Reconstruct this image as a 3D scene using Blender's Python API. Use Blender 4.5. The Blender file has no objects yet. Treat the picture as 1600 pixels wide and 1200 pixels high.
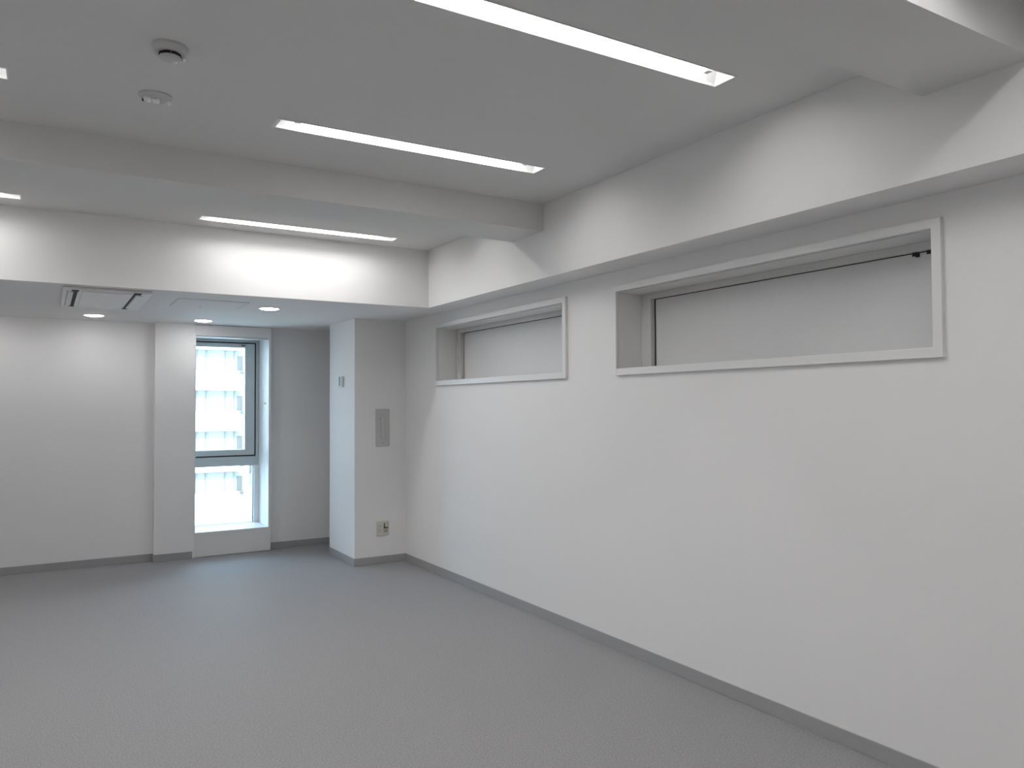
import bpy, bmesh, math
from mathutils import Vector, Matrix

# ------------------------------------------------------------------ camera
S = bpy.context.scene
COL = S.collection
F_PX, YAW, PITCH, ROLL = 1211.9, 0.54332, 0.02768, -0.00484
cam_data = bpy.data.cameras.new('camera')
cam = bpy.data.objects.new('camera', cam_data)
COL.objects.link(cam)
cam_data.sensor_fit = 'HORIZONTAL'
cam_data.sensor_width = 36.0
cam_data.lens = F_PX * 36.0 / 1600.0
cam_data.clip_start = 0.02
cam_data.clip_end = 400
sy, cy, sp, cp = math.sin(YAW), math.cos(YAW), math.sin(PITCH), math.cos(PITCH)
fwd = Vector((sy * cp, cy * cp, sp))
r = Vector((cy, -sy, 0))
u = r.cross(fwd)
cr, sr = math.cos(ROLL), math.sin(ROLL)
right, up = cr * r + sr * u, -sr * r + cr * u
M = Matrix((right, up, -fwd)).transposed().to_4x4()
M.translation = Vector((0, 0, 1.5))
cam.matrix_world = M
S.camera = cam

# ------------------------------------------------------------------ world, sun, exposure
W = bpy.data.worlds.new('sky')
S.world = W
W.use_nodes = True
bg = W.node_tree.nodes['Background']
bg.inputs[0].default_value = (0.52, 0.745, 1.0, 1)
bg.inputs[1].default_value = 10.0
sun = bpy.data.lights.new('sun', 'SUN')
sun.energy = 7.0
sun.color = (1.0, 0.78, 0.52)
sun.angle = 0.01
sun_ob = bpy.data.objects.new('sun', sun)
COL.objects.link(sun_ob)
sun_ob.rotation_euler = (math.radians(42), 0, math.radians(-12))   # high, from behind the camera, on the facade across the street
TUBE_W = 27.8        # radiance of the fluorescent tubes
SPOT_W = 41.0         # radiance of the downlight discs
vs = S.view_settings
vs.view_transform = 'Standard'
vs.look = 'None'
vs.gamma = 1
vs.use_curve_mapping = False
vs.exposure = 0.0

# ------------------------------------------------------------------ materials
def principled(name, col, rough=0.6, metal=0.0, noise=0.0, scale=200.0, bump=0.0, spec=0.5):
    m = bpy.data.materials.new(name)
    m.use_nodes = True
    nt = m.node_tree
    b = nt.nodes['Principled BSDF']
    b.inputs['Base Color'].default_value = (*col, 1)
    b.inputs['Roughness'].default_value = rough
    b.inputs['Metallic'].default_value = metal
    b.inputs['Specular IOR Level'].default_value = spec
    if noise or bump:
        tc = nt.nodes.new('ShaderNodeTexCoord')
        n = nt.nodes.new('ShaderNodeTexNoise')
        n.inputs['Scale'].default_value = scale
        n.inputs['Detail'].default_value = 3
        nt.links.new(tc.outputs['Object'], n.inputs['Vector'])
        if noise:
            cr_ = nt.nodes.new('ShaderNodeValToRGB')
            cr_.color_ramp.elements[0].position = 0.3
            cr_.color_ramp.elements[1].position = 0.7
            cr_.color_ramp.elements[0].color = (*[c * (1 - noise) for c in col], 1)
            cr_.color_ramp.elements[1].color = (*[min(1, c * (1 + noise)) for c in col], 1)
            nt.links.new(n.outputs['Fac'], cr_.inputs['Fac'])
            nt.links.new(cr_.outputs['Color'], b.inputs['Base Color'])
        if bump:
            bp = nt.nodes.new('ShaderNodeBump')
            bp.inputs['Strength'].default_value = bump
            bp.inputs['Distance'].default_value = 0.002
            nt.links.new(n.outputs['Fac'], bp.inputs['Height'])
            nt.links.new(bp.outputs['Normal'], b.inputs['Normal'])
    return m

def emitter(name, col, strength):
    m = bpy.data.materials.new(name)
    m.use_nodes = True
    nt = m.node_tree
    nt.nodes.remove(nt.nodes['Principled BSDF'])
    e = nt.nodes.new('ShaderNodeEmission')
    e.inputs[0].default_value = (*col, 1)
    e.inputs[1].default_value = strength
    nt.links.new(e.outputs[0], nt.nodes['Material Output'].inputs[0])
    return m

def glass(name, tint):
    m = bpy.data.materials.new(name)
    m.use_nodes = True
    nt = m.node_tree
    nt.nodes.remove(nt.nodes['Principled BSDF'])
    t = nt.nodes.new('ShaderNodeBsdfTransparent')
    t.inputs[0].default_value = (*tint, 1)
    g = nt.nodes.new('ShaderNodeBsdfGlossy')
    g.inputs['Roughness'].default_value = 0.02
    fr = nt.nodes.new('ShaderNodeFresnel')
    fr.inputs[0].default_value = 1.25
    mx = nt.nodes.new('ShaderNodeMixShader')
    nt.links.new(fr.outputs[0], mx.inputs[0])
    nt.links.new(t.outputs[0], mx.inputs[1])
    nt.links.new(g.outputs[0], mx.inputs[2])
    nt.links.new(mx.outputs[0], nt.nodes['Material Output'].inputs[0])
    return m

WALL = principled('wall_paper', (0.87, 0.862, 0.855), 0.85, noise=0.012, scale=260, bump=0.12, spec=0.2)
CEIL = principled('ceiling_paint', (0.76, 0.757, 0.75), 0.9, noise=0.01, scale=180, bump=0.06, spec=0.2)
CARPET = principled('grey_carpet', (0.300, 0.295, 0.299), 0.64, noise=0.22, scale=135, bump=0.5, spec=0.36)
VINYL = principled('baseboard_vinyl', (0.36, 0.36, 0.365), 0.6, noise=0.02, scale=90, spec=0.3)
TRIM = principled('white_trim', (0.80, 0.795, 0.79), 0.45)
PANEL = principled('grey_panel', (0.67, 0.67, 0.67), 0.55, noise=0.01, scale=60)
FRAME_P = principled('pale_frame', (0.62, 0.615, 0.605), 0.5)
ALU = principled('window_aluminium', (0.50, 0.54, 0.55), 0.42, metal=0.25)
BLACK = principled('black_gasket', (0.012, 0.012, 0.013), 0.7)
DARK = principled('dark_slot', (0.02, 0.02, 0.022), 0.8)
WHITE_P = principled('white_plastic', (0.80, 0.80, 0.79), 0.35)
AC_P = principled('cassette_plastic', (0.84, 0.84, 0.84), 0.4)
HATCH = principled('hatch_joint', (0.58, 0.58, 0.58), 0.6)
BASE_SHADE = principled('detector_base', (0.60, 0.60, 0.595), 0.5)
LUG = principled('polished_lug', (0.95, 0.95, 0.95), 0.10, metal=0.6)
GREY_P = principled('grey_plate', (0.55, 0.55, 0.545), 0.5)
GREY_P2 = principled('grey_plate_strip', (0.58, 0.58, 0.575), 0.4)
CREAM = principled('cream_plastic', (0.66, 0.66, 0.58), 0.4)
CREAM_D = principled('cream_socket', (0.50, 0.49, 0.38), 0.45)
OLIVE = principled('socket_shadow', (0.12, 0.115, 0.075), 0.6)
CHROME = principled('bright_chrome', (0.9, 0.9, 0.9), 0.12, metal=1.0)
REFL = principled('white_reflector', (0.9, 0.9, 0.9), 0.35)
HOLDER = principled('lamp_holder_grey', (0.42, 0.42, 0.43), 0.5)
TUBE = emitter('tube_glow', (1.0, 0.985, 0.975), TUBE_W)
DISC = emitter('downlight_glow', (1.0, 0.985, 0.985), SPOT_W)
GLASS = glass('clear_glass', (0.93, 0.975, 0.965))
FACADE = principled('white_facade', (0.72, 0.715, 0.70), 0.7)
FACADE_G = principled('facade_glazing', (0.25, 0.24, 0.225), 0.3)
FACADE_L = principled('facade_joint', (0.185, 0.178, 0.165), 0.6)
FACADE_D = principled('facade_dark_pane', (0.10, 0.10, 0.092), 0.3)
ROOFT = principled('pale_paving', (0.50, 0.495, 0.485), 0.85, noise=0.03, scale=0.6)

# ------------------------------------------------------------------ helpers
def box(bm, x0, x1, y0, y1, z0, z1):
    vs_ = [bm.verts.new((x, y, z)) for x in (x0, x1) for y in (y0, y1) for z in (z0, z1)]
    for f in ((0, 1, 3, 2), (4, 6, 7, 5), (0, 4, 5, 1), (2, 3, 7, 6), (0, 2, 6, 4), (1, 5, 7, 3)):
        bm.faces.new([vs_[i] for i in f])

def rbox(bm, x0, x1, y0, y1, z0, z1, r_=0.003, seg=2):
    b2 = bmesh.new()
    box(b2, x0, x1, y0, y1, z0, z1)
    bmesh.ops.bevel(b2, geom=b2.edges[:] , offset=r_, segments=seg, affect='EDGES', profile=0.5)
    me = bpy.data.meshes.new('tmp')
    b2.to_mesh(me)
    b2.free()
    bm.from_mesh(me)
    bpy.data.meshes.remove(me)

AX = {'x': (0, 1, 2), 'y': (1, 0, 2), 'z': (2, 0, 1)}
def plate(bm, axis, d0, d1, a0, a1, b0, b1, holes=()):
    """Slab between d0 and d1 on the axis, with rectangular holes (a0,a1,b0,b1) cut right through."""
    A = sorted({a0, a1, *[h[0] for h in holes], *[h[1] for h in holes]})
    B = sorted({b0, b1, *[h[2] for h in holes], *[h[3] for h in holes]})
    def solid(i, j):
        if not (0 <= i < len(A) - 1 and 0 <= j < len(B) - 1):
            return False
        ca, cb = (A[i] + A[i + 1]) / 2, (B[j] + B[j + 1]) / 2
        return not any(h[0] < ca < h[1] and h[2] < cb < h[3] for h in holes)
    ix = AX[axis]
    cache = {}
    def V(d, a, b):
        k = (d, a, b)
        if k not in cache:
            c = [0, 0, 0]
            c[ix[0]], c[ix[1]], c[ix[2]] = d, a, b
            cache[k] = bm.verts.new(c)
        return cache[k]
    for i in range(len(A) - 1):
        for j in range(len(B) - 1):
            if not solid(i, j):
                continue
            p, q, s, t = A[i], A[i + 1], B[j], B[j + 1]
            for d in (d0, d1):
                bm.faces.new([V(d, p, s), V(d, q, s), V(d, q, t), V(d, p, t)])
            if not solid(i - 1, j): bm.faces.new([V(d0, p, s), V(d1, p, s), V(d1, p, t), V(d0, p, t)])
            if not solid(i + 1, j): bm.faces.new([V(d0, q, s), V(d1, q, s), V(d1, q, t), V(d0, q, t)])
            if not solid(i, j - 1): bm.faces.new([V(d0, p, s), V(d1, p, s), V(d1, q, s), V(d0, q, s)])
            if not solid(i, j + 1): bm.faces.new([V(d0, p, t), V(d1, p, t), V(d1, q, t), V(d0, q, t)])

def cyl(bm, c, axis, r_, length, seg=32, r2=None):
    rot = {'x': Matrix.Rotation(math.pi / 2, 4, 'Y'), 'y': Matrix.Rotation(-math.pi / 2, 4, 'X'), 'z': Matrix.Identity(4)}[axis]
    bmesh.ops.create_cone(bm, cap_ends=True, segments=seg, radius1=r_, radius2=r_ if r2 is None else r2, depth=length,
                          matrix=Matrix.Translation(c) @ rot)

def lathe(bm, c, prof, seg=40, axis='z'):
    """Revolve (radius, height) pairs about an axis through c."""
    rings = []
    for rad, h in prof:
        ring = []
        for k in range(seg):
            a = 2 * math.pi * k / seg
            if axis == 'z': p = (c[0] + rad * math.cos(a), c[1] + rad * math.sin(a), c[2] + h)
            else: p = (c[0] + rad * math.cos(a), c[1] + h, c[2] + rad * math.sin(a))
            ring.append(bm.verts.new(p))
        rings.append(ring)
    for r0, r1 in zip(rings, rings[1:]):
        for k in range(seg):
            bm.faces.new([r0[k], r0[(k + 1) % seg], r1[(k + 1) % seg], r1[k]])
    if prof[0][0] > 1e-4: pass
    bmesh.ops.remove_doubles(bm, verts=bm.verts[:], dist=1e-5)

def obj(name, bm, mat, parent=None, smooth=False, bevel=0.0):
    bmesh.ops.recalc_face_normals(bm, faces=bm.faces[:])
    me = bpy.data.meshes.new(name)
    bm.to_mesh(me)
    bm.free()
    me.materials.append(mat)
    if smooth:
        for p in me.polygons: p.use_smooth = True
        try: me.set_sharp_from_angle(angle=math.radians(35))
        except Exception: pass
    o = bpy.data.objects.new(name, me)
    COL.objects.link(o)
    if parent is not None:
        o.parent = parent
        o.matrix_parent_inverse = Matrix.Identity(4)
        # geometry is written in room coordinates; keep it there under a parent standing elsewhere
        o.location = -Vector(parent['base']) if 'base' in parent else (0, 0, 0)
    if bevel:
        b = o.modifiers.new('bevel', 'BEVEL')
        b.width, b.segments, b.limit_method = bevel, 2, 'ANGLE'
    return o

def struct(name, bm, mat, parent=None, **k):
    o = obj(name, bm, mat, parent, **k)
    if parent is None: o['kind'] = 'structure'
    return o

BASES = {}
class Thing:
    pass

def empty(name, loc):
    o = bpy.data.objects.new(name, None)
    o.empty_display_size = 0.1
    COL.objects.link(o)
    o.location = loc
    return o

def part(root, name, bm, mat, smooth=False, bevel=0.0, grand=None, label=None):
    """A mesh written in room coordinates, hung under root (or under a part of root)."""
    bmesh.ops.translate(bm, verts=bm.verts[:], vec=-Vector(root.location))
    o = obj(name, bm, mat, None, smooth, bevel)
    o.parent = grand if grand is not None else root
    if label: o['label'] = label
    return o

def thing(name, loc, label, cat, group=None):
    o = empty(name, loc)
    o['label'], o['category'] = label, cat
    if group: o['group'] = group
    return o

def dup(root, delta, label, group=None):
    c = root.copy()
    COL.objects.link(c)
    c.location = Vector(root.location) + Vector(delta)
    c['label'] = label
    if group: c['group'] = group
    for ch in list(root.children):
        d = ch.copy()
        COL.objects.link(d)
        d.parent = c
        for g in list(ch.children):
            e = g.copy()
            COL.objects.link(e)
            e.parent = d
    return c

def B(): return bmesh.new()

# ------------------------------------------------------------------ measures of the room (metres)
XL, XR = -2.30, 3.03          # side walls
YR, YF = -1.65, 8.35          # rear and far walls
ZC, ZB, ZS = 2.815, 2.64, 2.33  # ceiling, cross beams, low soffit
XB, YB = 2.785, 5.97          # right beam face, far beam face
LY = [-0.30, 0.99, 2.222, 3.605, 4.88, 5.69]   # rows of lights
LX0, LX1 = 0.915, 2.362       # right column of lights
LP = 1.05 + (LX1 - LX0)       # column pitch
LW = 0.116
cols = [0.0, -LP]

# ------------------------------------------------------------------ room shell
bm = B(); box(bm, XL - .2, XR + .3, YR - .2, YF + .45, -0.15, 0.0); struct('floor', bm, CARPET)
holes = [(LX0 + dx, LX1 + dx, y - LW / 2, y + LW / 2) for y in LY for dx in cols]
bm = B(); plate(bm, 'z', ZC, ZC + 0.11, XL, XB, YR, YB, holes); struct('ceiling', bm, CEIL)
bm = B(); box(bm, XL - .2, XR + .35, YR - .2, YF + .45, ZC + .12, ZC + .3); struct('roof_sun_block', bm, CEIL)  # unseen slab added to stop sun leaking in past the ceiling joints

WA = (1.722, 3.756, 1.681, 2.236)
WB = (4.284, 6.312, 1.681, 2.236)
t = 0.040
bm = B(); plate(bm, 'x', XR, XR + 0.30, YR - .2, YF + .45, 0, ZC + .12,
                [(WA[0] + t, WA[1] - t * .3, WA[2] + t, WA[3] - t), (WB[0] + t, WB[1] - t * .3, WB[2] + t, WB[3] - t)])
struct('wall_right', bm, WALL)
WH = (1.225, 2.02, 0.235, 2.222)
bm = B(); plate(bm, 'y', YF, YF + 0.45, XL, XR, 0, ZC + .12, [WH]); struct('wall_far', bm, WALL)
bm = B(); box(bm, XL - .2, XL, YR - .2, YF + .45, 0, ZC + .12); struct('wall_left', bm, WALL)
bm = B(); box(bm, XL, XR, YR - .2, YR, 0, ZC + .12); struct('wall_rear', bm, WALL)

bm = B(); plate(bm, 'x', XB, XR, YR, YB, ZS, ZC + .11); struct('beam_right', bm, WALL)
bm = B(); box(bm, XL, XR, YB, YF, ZS, ZC + .11); struct('beam_far', bm, WALL)
bm = B(); box(bm, XL, XB, 4.205, 4.60, ZB, ZC + .05); struct('beam_cross', bm, CEIL)
bm = B(); box(bm, XL, XB, 1.272, 1.650, ZB, ZC + .05); struct('beam_near', bm, CEIL)
bm = B(); box(bm, 2.511, XR, 7.03, 7.772, 0, ZS); struct('pillar_right', bm, WALL)
bm = B(); box(bm, 0.928, 1.291, 8.262, YF, 0, ZS); struct('column_far', bm, WALL)

BH, BT = 0.070, 0.008
def bb(name, *a):
    bm = B(); box(bm, *a, 0.0, BH); struct(name, bm, VINYL, bevel=0.002)
bb('baseboard_right', XR - BT, XR, YR, 7.03 - BT)
bb('baseboard_pillar_front', 2.511 - BT, XR, 7.03 - BT, 7.03)
bb('baseboard_pillar_side', 2.511 - BT, 2.511, 7.03, 7.772)
bb('baseboard_far_left', XL, 0.928 - BT, YF - BT, YF)
bb('baseboard_column_side', 0.928 - BT, 0.928, 8.262 - BT, YF)
bb('baseboard_column_front', 0.928, 1.275, 8.262 - BT, 8.262)
bb('baseboard_far_right', 2.046, XR, YF - BT, YF)
bb('baseboard_left', XL, XL + BT, YR, YF - BT)
bb('baseboard_rear', XL + BT, XR - BT, YR, YR + BT)

# ------------------------------------------------------------------ window_1: the tall window at the far end
w = empty('window_1', (1.66, 8.35, 0)); w['kind'] = 'structure'
bm = B(); plate(bm, 'y', 8.275, 8.35, 1.292, 2.044, 0.004, ZS - .003, [(1.303, 2.019, 0.247, 2.218)])
part(w, 'surround_panel', bm, TRIM, bevel=0.002)
bm = B(); box(bm, 1.306, 2.016, 8.276, 8.345, 2.205, 2.2175); part(w, 'header_strip', bm, ALU, bevel=0.001)
bm = B(); box(bm, 1.226, 2.019, 8.35, 8.70, 0.236, 0.247); part(w, 'window_sill', bm, TRIM, bevel=0.002)
FY0, FY1 = 8.70, 8.79
bm = B(); plate(bm, 'y', FY0, FY1, WH[0] + .001, WH[1] - .001, WH[2] + .001, WH[3] - .001,
                [(1.262, 1.984, 0.965, 2.196), (1.262, 1.966, 0.249, 0.866)])
fr = part(w, 'window_frame', bm, ALU, bevel=0.002)
bm = B(); plate(bm, 'y', FY0 + .012, FY0 + .05, 1.2625, 1.9835, 0.9655, 2.1955, [(1.275, 1.970, 0.978, 2.184)])
part(w, 'gasket', bm, BLACK)
bm = B(); plate(bm, 'y', FY0 - .012, FY0 + .048, 1.276, 1.969, 0.979, 2.183, [(1.352, 1.876, 1.034, 2.146)])
sash = part(w, 'sash', bm, ALU, bevel=0.002)
bm = B(); plate(bm, 'y', FY0 - .006, FY0 + .045, 1.346, 1.884, 1.028, 2.152, [(1.357, 1.868, 1.040, 2.139)])
part(w, 'glazing_bead', bm, TRIM, grand=sash)
bm = B(); box(bm, 1.35, 1.88, FY0 + .018, FY0 + .024, 1.03, 2.15); part(w, 'glass_pane', bm, GLASS, grand=sash)
bm = B(); rbox(bm, 1.826, 1.868, FY0 - .019, FY0 - .012, 2.158, 2.168, .002); part(w, 'sash_catch', bm, DARK, grand=sash)
bm = B(); box(bm, 1.255, 1.972, FY0 + .045, FY0 + .051, 0.242, 0.872); part(w, 'glass_pane', bm, GLASS)
bm = B(); plate(bm, 'y', FY0 + .03, FY0 + .044, 1.2621, 1.9655, 0.2495, 0.8655, [(1.266, 1.961, 0.2505, 0.862)]); part(w, 'gasket', bm, BLACK)
bm = B()
cyl(bm, (2.0145, 8.40, 1.535), 'x', .012, .008, 20); cyl(bm, (2.005, 8.40, 1.535), 'x', .004, .02, 12); rbox(bm, 1.991, 1.997, 8.394, 8.406, 1.527, 1.562, .002)
part(w, 'cord_hook', bm, WHITE_P)

bm = B(); box(bm, 1.967, 2.0195, FY0 - .010, FY0 - .0005, 0.247, 0.868); part(w, 'lit_stile_facing', bm, TRIM, bevel=0.002)  # white facing over the aluminium stile, its lit brightness put into the colour

# ------------------------------------------------------------------ window_2 and window_3: long high openings in the right wall
def slot_window(name, Wd, latches):
    y0, y1, z0, z1 = Wd
    w = empty(name, (XR, (y0 + y1) / 2, z0)); w['kind'] = 'structure'
    lt = .012   # the far jamb shows only a thin edge
    bm = B(); plate(bm, 'x', XR - .020, XR + .004, y0, y1, z0, z1, [(y0 + t, y1 - lt, z0 + t, z1 - t)])
    part(w, 'trim_frame', bm, TRIM, bevel=0.002)
    a, b, c, d = y0 + t, y1 - t * .3, z0 + t, z1 - t
    bm = B(); plate(bm, 'x', XR + .004, XR + .185, a + .0005, b - .0005, c + .0005, d - .0005, [(a + .004, b - .004, c + .004, d - .004)])
    part(w, 'reveal_lining', bm, TRIM)
    bm = B(); plate(bm, 'x', XR + .180, XR + .215, a + .004, b - .004, c + .004, d - .004, [(a + .07, b - .092, c + .012, 2.156)])
    part(w, 'inner_frame', bm, FRAME_P, bevel=0.0015)
    bm = B(); box(bm, XR + .238, XR + .31, a - .01, b + .01, c - .01, d + .01)
    part(w, 'backing', bm, BLACK)
    bm = B(); box(bm, XR + .212, XR + .236, a + .06, b - .104, c + .012, 2.1515)
    pn = part(w, 'shutter_panel', bm, PANEL)
    for (p, q) in latches:
        bm = B(); rbox(bm, XR + .203, XR + .2115, p, q, 2.140, 2.160, .002); rbox(bm, XR + .205, XR + .2115, p - .006, p + .010, 2.134, 2.150, .001)
        part(w, 'latch', bm, DARK, grand=pn)
    return w
slot_window('window_2', WB, [])
slot_window('window_3', WA, [(1.952, 1.977), (1.872, 1.912)])

# ------------------------------------------------------------------ recessed fluorescent lights
G = 'recessed fluorescent ceiling lights'
y = LY[2]
cx = (LX0 + LX1) / 2
L = thing('ceiling_light', (cx, y, ZC), 'long recessed fluorescent ceiling light nearest the camera, cut by the top edge of the photo', 'ceiling light', G)
hw = LW / 2 - .002
x0, x1 = LX0 + .002, LX1 - .002
bm = B()
# trough: sloped sides, flat top, end walls, a thin rolled lip just under the ceiling
prof = [(-hw, -.003), (-hw, .010), (-hw * .60, .085), (hw * .60, .085), (hw, .010), (hw, -.003)]
A = [bm.verts.new((x0, y + p, ZC + q)) for p, q in prof]
D = [bm.verts.new((x1, y + p, ZC + q)) for p, q in prof]
for k in range(5): bm.faces.new([A[k], A[k + 1], D[k + 1], D[k]])
bm.faces.new(A); bm.faces.new(D)
part(L, 'reflector', bm, REFL)
bm = B(); plate(bm, 'z', ZC - .003, ZC - .0005, LX0 - .014, LX1 + .003, y - LW / 2 - .003, y + LW / 2 + .003, [(LX0 + .003, LX1 - .003, y - hw + .001, y + hw - .001)])
part(L, 'lip', bm, REFL)
TZ = ZC + .038
bm = B()      # long shallow opal lens, slightly bowed downwards
lw_, n_ = .034, 8
lens = [(-lw_ + 2 * lw_ * k / n_, .024 + .004 * (abs(k - n_ / 2) / (n_ / 2)) ** 2) for k in range(n_ + 1)] + [(lw_, .036), (-lw_, .036)]
A = [bm.verts.new((x0 + .105, y + p, ZC + q)) for p, q in lens]
D = [bm.verts.new((x1 - .105, y + p, ZC + q)) for p, q in lens]
for k in range(len(lens)): bm.faces.new([A[k], A[(k + 1) % len(lens)], D[(k + 1) % len(lens)], D[k]])
bm.faces.new(A); bm.faces.new(D)
part(L, 'lamp_lens', bm, TUBE)
for sgn in (-1, 1):
    xe = cx + sgn * ((x1 - x0) / 2 - .095)
    bm = B(); rbox(bm, xe - .014, xe + .014, y - .016, y + .016, TZ - .022, ZC + .085, .003)
    hd = part(L, 'lamp_holder', bm, WHITE_P)
    bm = B(); cyl(bm, (xe + sgn * .018, y, TZ), 'x', .0125, .014, 20); part(L, 'holder_socket', bm, HOLDER, smooth=True, grand=hd)
names = {
    (3, 0): 'long recessed fluorescent ceiling light between the cross beam and the two round detectors',
    (5, 0): 'recessed fluorescent ceiling light beyond the cross beam, above the far beam face',
    (3, 1): 'recessed fluorescent ceiling light left of the two round detectors, only its tip in view',
    (5, 1): 'recessed fluorescent ceiling light beyond the cross beam, its tip at the left edge',
    (4, 0): 'recessed fluorescent ceiling light hidden just beyond the cross beam on the right',
    (4, 1): 'recessed fluorescent ceiling light hidden just beyond the cross beam on the left',
    (2, 1): 'recessed fluorescent ceiling light in the left column nearest the camera, outside the view',
    (1, 0): 'recessed fluorescent ceiling light just behind the big near ceiling beam at the right',
    (1, 1): 'recessed fluorescent ceiling light behind the near beam in the left column',
    (0, 0): 'unseen recessed fluorescent ceiling light added nearest the rear wall on the right',  # rear row is unseen, added for the light it gives the room
    (0, 1): 'unseen recessed fluorescent ceiling light added nearest the rear wall on the left',
}
for (i, c), lab in names.items():
    dup(L, (cols[c], LY[i] - y, 0), lab, G)

# ------------------------------------------------------------------ round downlights in the low soffit
G = 'round downlights in the low soffit'
px, py = 1.302, 7.87
dl = thing('downlight', (px, py, ZS), 'round white downlight above the tall window', 'downlight', G)
bm = B(); lathe(bm, (px, py, ZS), [(.0, -.0002), (.088, -.0002), (.088, -.004), (.084, -.007), (.079, -.007), (.077, -.003), (.0, -.003)])
part(dl, 'trim_ring', bm, WHITE_P, smooth=True)
bm = B(); lathe(bm, (px, py, ZS), [(.0, -.0170), (.030, -.0160), (.055, -.0125), (.070, -.0080), (.0765, -.0045), (.0765, -.0032), (.0, -.0032)])
part(dl, 'diffuser', bm, DISC, smooth=True)
for qx, qy, lab in ((1.622, 6.64, 'round white downlight right of the ceiling access hatch, nearest the pillar'),
                    (0.380, 7.87, 'round white downlight just below the ceiling air conditioner'),
                    (-0.54, 7.87, 'round white downlight left of the ceiling air conditioner, outside the view'),
                    (-1.46, 7.87, 'leftmost round white downlight by the far left corner')):
    dup(dl, (qx - px, qy - py, 0), lab, G)

# ------------------------------------------------------------------ ceiling air conditioner
ac = thing('air_conditioner', (0.385, 6.63, ZS), 'white ceiling cassette air conditioner with dark air slots in the low soffit', 'air conditioner')
bm = B(); rbox(bm, 0.105, 0.665, 6.075, 7.155, ZS - .022, ZS - .0005, .008, 3)
pn = part(ac, 'fascia_panel', bm, AC_P, smooth=True)
bm = B(); rbox(bm, 0.225, 0.535, 6.12, 7.09, ZS - .029, ZS - .0215, .003)
gr = part(ac, 'intake_grille', bm, AC_P)
bm = B(); rbox(bm, 0.33, 0.43, 6.125, 6.138, ZS - .0245, ZS - .0215, .001); part(ac, 'maker_strip', bm, HOLDER)
def slot(x0, x1, y0, y1, hook):
    bm = B()
    box(bm, x0, x1, y0, y1, ZS - .0235, ZS - .0219)
    if hook > 0:
        box(bm, x0, x1 + .030, y0 - .10, y0, ZS - .0235, ZS - .0219)
        box(bm, x0 - .006, x1 + .022, y1, y1 + .07, ZS - .0235, ZS - .0219)
    elif hook < 0:
        box(bm, x0 - .014, x1 + .006, y0 - .08, y0, ZS - .0235, ZS - .0219)
        box(bm, x0 - .010, x1 + .002, y1, y1 + .07, ZS - .0235, ZS - .0219)
    return bm
part(ac, 'air_slot', slot(0.545, 0.562, 6.17, 7.02, 1), DARK)
part(ac, 'air_slot', slot(0.172, 0.196, 6.17, 7.02, -1), DARK)
part(ac, 'panel_joint', slot(0.131, 0.137, 6.15, 7.05, 0), HOLDER)
bm = B(); rbox(bm, 0.566, 0.612, 6.20, 7.0, ZS - .030, ZS - .0215, .003); part(ac, 'air_flap', bm, AC_P)
bm = B(); rbox(bm, 0.139, 0.170, 6.20, 7.0, ZS - .028, ZS - .0215, .003); part(ac, 'air_flap', bm, AC_P)

# ------------------------------------------------------------------ access hatch
h = thing('access_hatch', (1.13, 6.60, ZS), 'flush square white access hatch in the low soffit beside the air conditioner', 'access hatch')
bm = B(); plate(bm, 'z', ZS - .003, ZS - .0003, 0.870, 1.400, 6.350, 6.850, [(0.876, 1.394, 6.356, 6.844)]); part(h, 'hatch_frame', bm, HATCH)
bm = B(); box(bm, 0.8775, 1.3925, 6.3575, 6.8425, ZS - .0035, ZS - .0003); dr = part(h, 'hatch_door', bm, WALL)
bm = B(); cyl(bm, (1.10, 6.80, ZS - .005), 'z', .008, .004, 20); part(h, 'hatch_latch', bm, HOLDER, grand=dr)

# ------------------------------------------------------------------ two round ceiling detectors
sx, sy_ = 0.382, 3.035
d = thing('smoke_detector', (sx, sy_, ZC), 'deep round white smoke detector with dark slots, nearer of two on the ceiling', 'detector', 'ceiling detectors')
bm = B(); lathe(bm, (sx, sy_, ZC), [(.0, -.0003), (.062, -.0003), (.062, -.010), (.056, -.016), (.053, -.028), (.0, -.028)]); part(d, 'mounting_base', bm, BASE_SHADE, smooth=True)
bm = B()
for k in range(8):
    a0 = 2 * math.pi * k / 8 + .08
    a1 = a0 + 2 * math.pi / 8 - .16
    n = 6
    for ri, ro, z0, z1 in ((.022, .038, -.037, -.0285),):
        ring = []
        for q in range(n + 1):
            a = a0 + (a1 - a0) * q / n
            ring.append([bm.verts.new((sx + rr * math.cos(a), sy_ + rr * math.sin(a), ZC + zz)) for rr, zz in ((ri, z0), (ro, z0), (ro, z1), (ri, z1))])
        for q in range(n):
            for e in range(4):
                bm.faces.new([ring[q][e], ring[q][(e + 1) % 4], ring[q + 1][(e + 1) % 4], ring[q + 1][e]])
        bm.faces.new(ring[0]); bm.faces.new(ring[-1])
part(d, 'smoke_slots', bm, DARK)
bm = B(); lathe(bm, (sx, sy_, ZC), [(.0, -.0375), (.036, -.0375), (.038, -.041), (.032, -.048), (.016, -.052), (.0, -.0525)]); part(d, 'sensor_cap', bm, BASE_SHADE, smooth=True)
for (ox, oy, oz, q) in ((.018, .007, -.050, .009), (.046, .010, -.032, .011)):
    bm = B(); bmesh.ops.create_uvsphere(bm, u_segments=20, v_segments=12, radius=q, matrix=Matrix.Translation((sx + ox, sy_ + oy, ZC + oz))); part(d, 'indicator_lens', bm, LUG, smooth=True)

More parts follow.
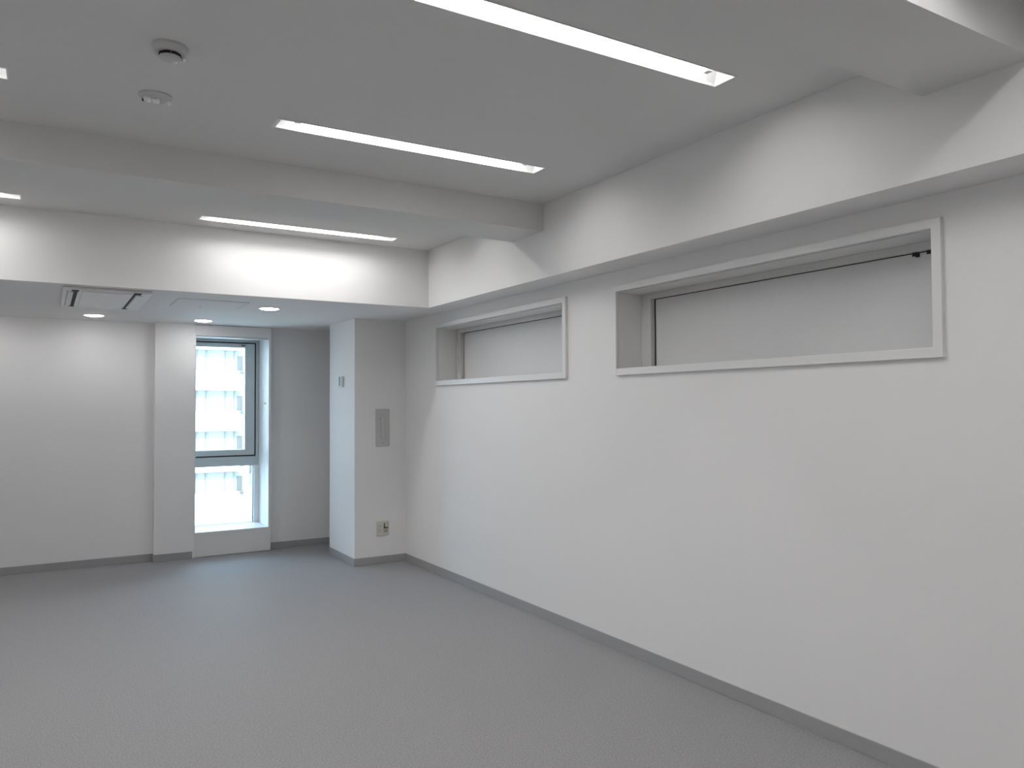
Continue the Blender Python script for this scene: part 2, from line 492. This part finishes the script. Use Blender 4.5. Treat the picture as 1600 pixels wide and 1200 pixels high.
hx, hy = 0.392, 3.555
d2 = thing('heat_detector', (hx, hy, ZC), 'flat round white detector with bright lugs, farther of two on the ceiling', 'detector', 'ceiling detectors')
bm = B(); lathe(bm, (hx, hy, ZC), [(.0, -.0003), (.066, -.0003), (.066, -.005), (.055, -.010), (.0, -.010)]); part(d2, 'mounting_base', bm, BASE_SHADE, smooth=True)  # dark grey plate stands in for the shadow around the lugs
for ox, oy, rr in ((-.030, .004, .017), (.002, .008, .018), (.050, .010, .010)):
    bm = B(); lathe(bm, (hx + ox, hy + oy, ZC), [(.0, -.0101), (rr, -.0101), (rr, -.018), (rr * .8, -.026), (rr * .4, -.031), (.0, -.032)], 28)
    part(d2, 'bright_lug', bm, LUG, smooth=True)
bm = B(); rbox(bm, hx - .050, hx - .034, hy + .020, hy + .026, ZC - .022, ZC - .0101, .002); part(d2, 'side_vent', bm, DARK)

# ------------------------------------------------------------------ fittings on the pillar
PF = 7.03
c = thing('control_plate', (2.79, PF, 1.29), 'tall grey wall control plate with a narrow raised strip on the pillar front', 'wall plate')
bm = B(); rbox(bm, 2.719, 2.861, PF - .009, PF - .0005, 1.114, 1.473, .003); part(c, 'cover_plate', bm, GREY_P)
bm = B(); rbox(bm, 2.768, 2.814, PF - .0098, PF - .0085, 1.187, 1.408, .0005); part(c, 'strip_joint', bm, HOLDER)
bm = B(); rbox(bm, 2.771, 2.811, PF - .015, PF - .0085, 1.190, 1.405, .005, 3); part(c, 'raised_strip', bm, GREY_P2, smooth=True)
for qx, m in ((2.752, GREY_P2), (2.832, GREY_P2)):
    bm = B(); cyl(bm, (qx, PF - .0105, 1.385), 'y', .012, .005, 20); part(c, 'round_button', bm, m, smooth=True)
bm = B(); cyl(bm, (2.758, PF - .0135, 1.379), 'y', .004, .002, 14); part(c, 'indicator', bm, DARK)
bm = B(); rbox(bm, 2.776, 2.800, PF - .0105, PF - .0085, 1.143, 1.152, .001); part(c, 'name_badge', bm, HOLDER)

o_ = thing('wall_outlet', (2.79, PF, 0.33), 'cream double wall outlet low on the pillar front near the carpet', 'wall outlet')
bm = B(); rbox(bm, 2.727, 2.853, PF - .010, PF - .0005, 0.268, 0.402, .003); part(o_, 'cover_plate', bm, CREAM)
bm = B(); rbox(bm, 2.742, 2.784, PF - .0125, PF - .0095, 0.292, 0.378, .002); sk = part(o_, 'power_socket', bm, CREAM)
for zz in (.318, .354):
    bm = B()
    for ox in (-.008, .008): box(bm, 2.763 + ox - .0014, 2.763 + ox + .0014, PF - .0132, PF - .0124, zz - .006, zz + .006)
    part(o_, 'pin_slots', bm, OLIVE, grand=sk)
bm = B(); rbox(bm, 2.796, 2.842, PF - .0125, PF - .0095, 0.288, 0.382, .002); sk = part(o_, 'aerial_socket', bm, CREAM_D)
bm = B(); box(bm, 2.798, 2.840, PF - .0132, PF - .0124, 0.330, 0.378); part(o_, 'socket_recess', bm, OLIVE, grand=sk)
bm = B(); cyl(bm, (2.819, PF - .024, 0.358), 'y', .0125, .022, 24); bmesh.ops.translate(bm, verts=bm.verts[:], vec=(0, 0, 0)); rbox(bm, 2.8085, 2.8295, PF - .033, PF - .013, .358, .378, .003)
part(o_, 'plug_stub', bm, CREAM, smooth=True, grand=sk)
bm = B(); rbox(bm, 2.812, 2.830, PF - .0138, PF - .012, 0.303, 0.309, .0005); part(o_, 'lower_port', bm, OLIVE, grand=sk)

PX = 2.511
th = thing('thermostat', (PX, 7.40, 1.74), 'small white wall thermostat with a black slot on the pillar side face', 'thermostat')
bm = B(); rbox(bm, PX - .018, PX - .0005, 7.335, 7.465, 1.688, 1.795, .003); part(th, 'housing', bm, WHITE_P)
bm = B(); box(bm, PX - .0192, PX - .0175, 7.405, 7.428, 1.700, 1.790); part(th, 'display_slot', bm, BLACK)
bm = B(); rbox(bm, PX - .0205, PX - .0175, 7.340, 7.402, 1.692, 1.791, .001); part(th, 'cover_flap', bm, GREY_P)

# ------------------------------------------------------------------ outside: the white building across the street
GZ = -4.95
bm = B(); box(bm, -60, 90, 9.6, 140, GZ - .3, GZ); g = struct('ground', bm, ROOFT)
FYd = 58.0
bld = thing('office_building', (9.5, FYd, GZ), 'bright white office building with banded facade seen through the tall window', 'building')
X0, X1 = -6.0, 12.75
bm = B(); box(bm, X0, X1 - .25, FYd + .5, FYd + 14, GZ, 24); part(bld, 'core_wall', bm, FACADE_G)
levels = [5.54 + 2.895 * n for n in range(-3, 4)]
for zt in levels:                     # window band from zt-1.44 to zt, parapet band from zt-2.895 to zt-1.44
    bm = B(); box(bm, X0, X1 - .65, FYd, FYd + .52, max(zt - 2.86, GZ), zt - 1.44); part(bld, 'parapet_band', bm, FACADE)
    bm = B(); box(bm, X0, X1 - .3, FYd + .38, FYd + .5, zt - 1.52, zt - 1.425); part(bld, 'window_ledge', bm, FACADE_L)
    for xx in (7.99, 9.28, 9.92, 11.22, 11.84):
        bm = B(); box(bm, xx - .045, xx + .045, FYd + .40, FYd + .5, zt - 1.44, zt); part(bld, 'mullion', bm, FACADE_L)
    bm = B(); box(bm, 12.02, 12.38, FYd + .46, FYd + .5, zt - 1.40, zt - .36); part(bld, 'dark_window', bm, FACADE_D)
bm = B(); box(bm, X1 - .25, X1, FYd - .05, FYd + 14, GZ, 24); part(bld, 'corner_pier', bm, FACADE)

b2 = thing('grey_building', (14, 66, GZ), 'grey building beyond the corner of the white facade, seen through the lower pane', 'building')
bm = B(); box(bm, 13.6, 30, 66, 78, GZ, 20); part(b2, 'wall', bm, FACADE_L)
for zz in (-3.9, -1.0, 1.9, 4.8):
    bm = B(); box(bm, 13.8, 15.2, 65.93, 66, zz, zz + 1.2); part(b2, 'window', bm, FACADE_D)
bm = B(); box(bm, 13.6, 30, 65.6, 66, -2.4, -1.9); part(b2, 'ledge', bm, FACADE)
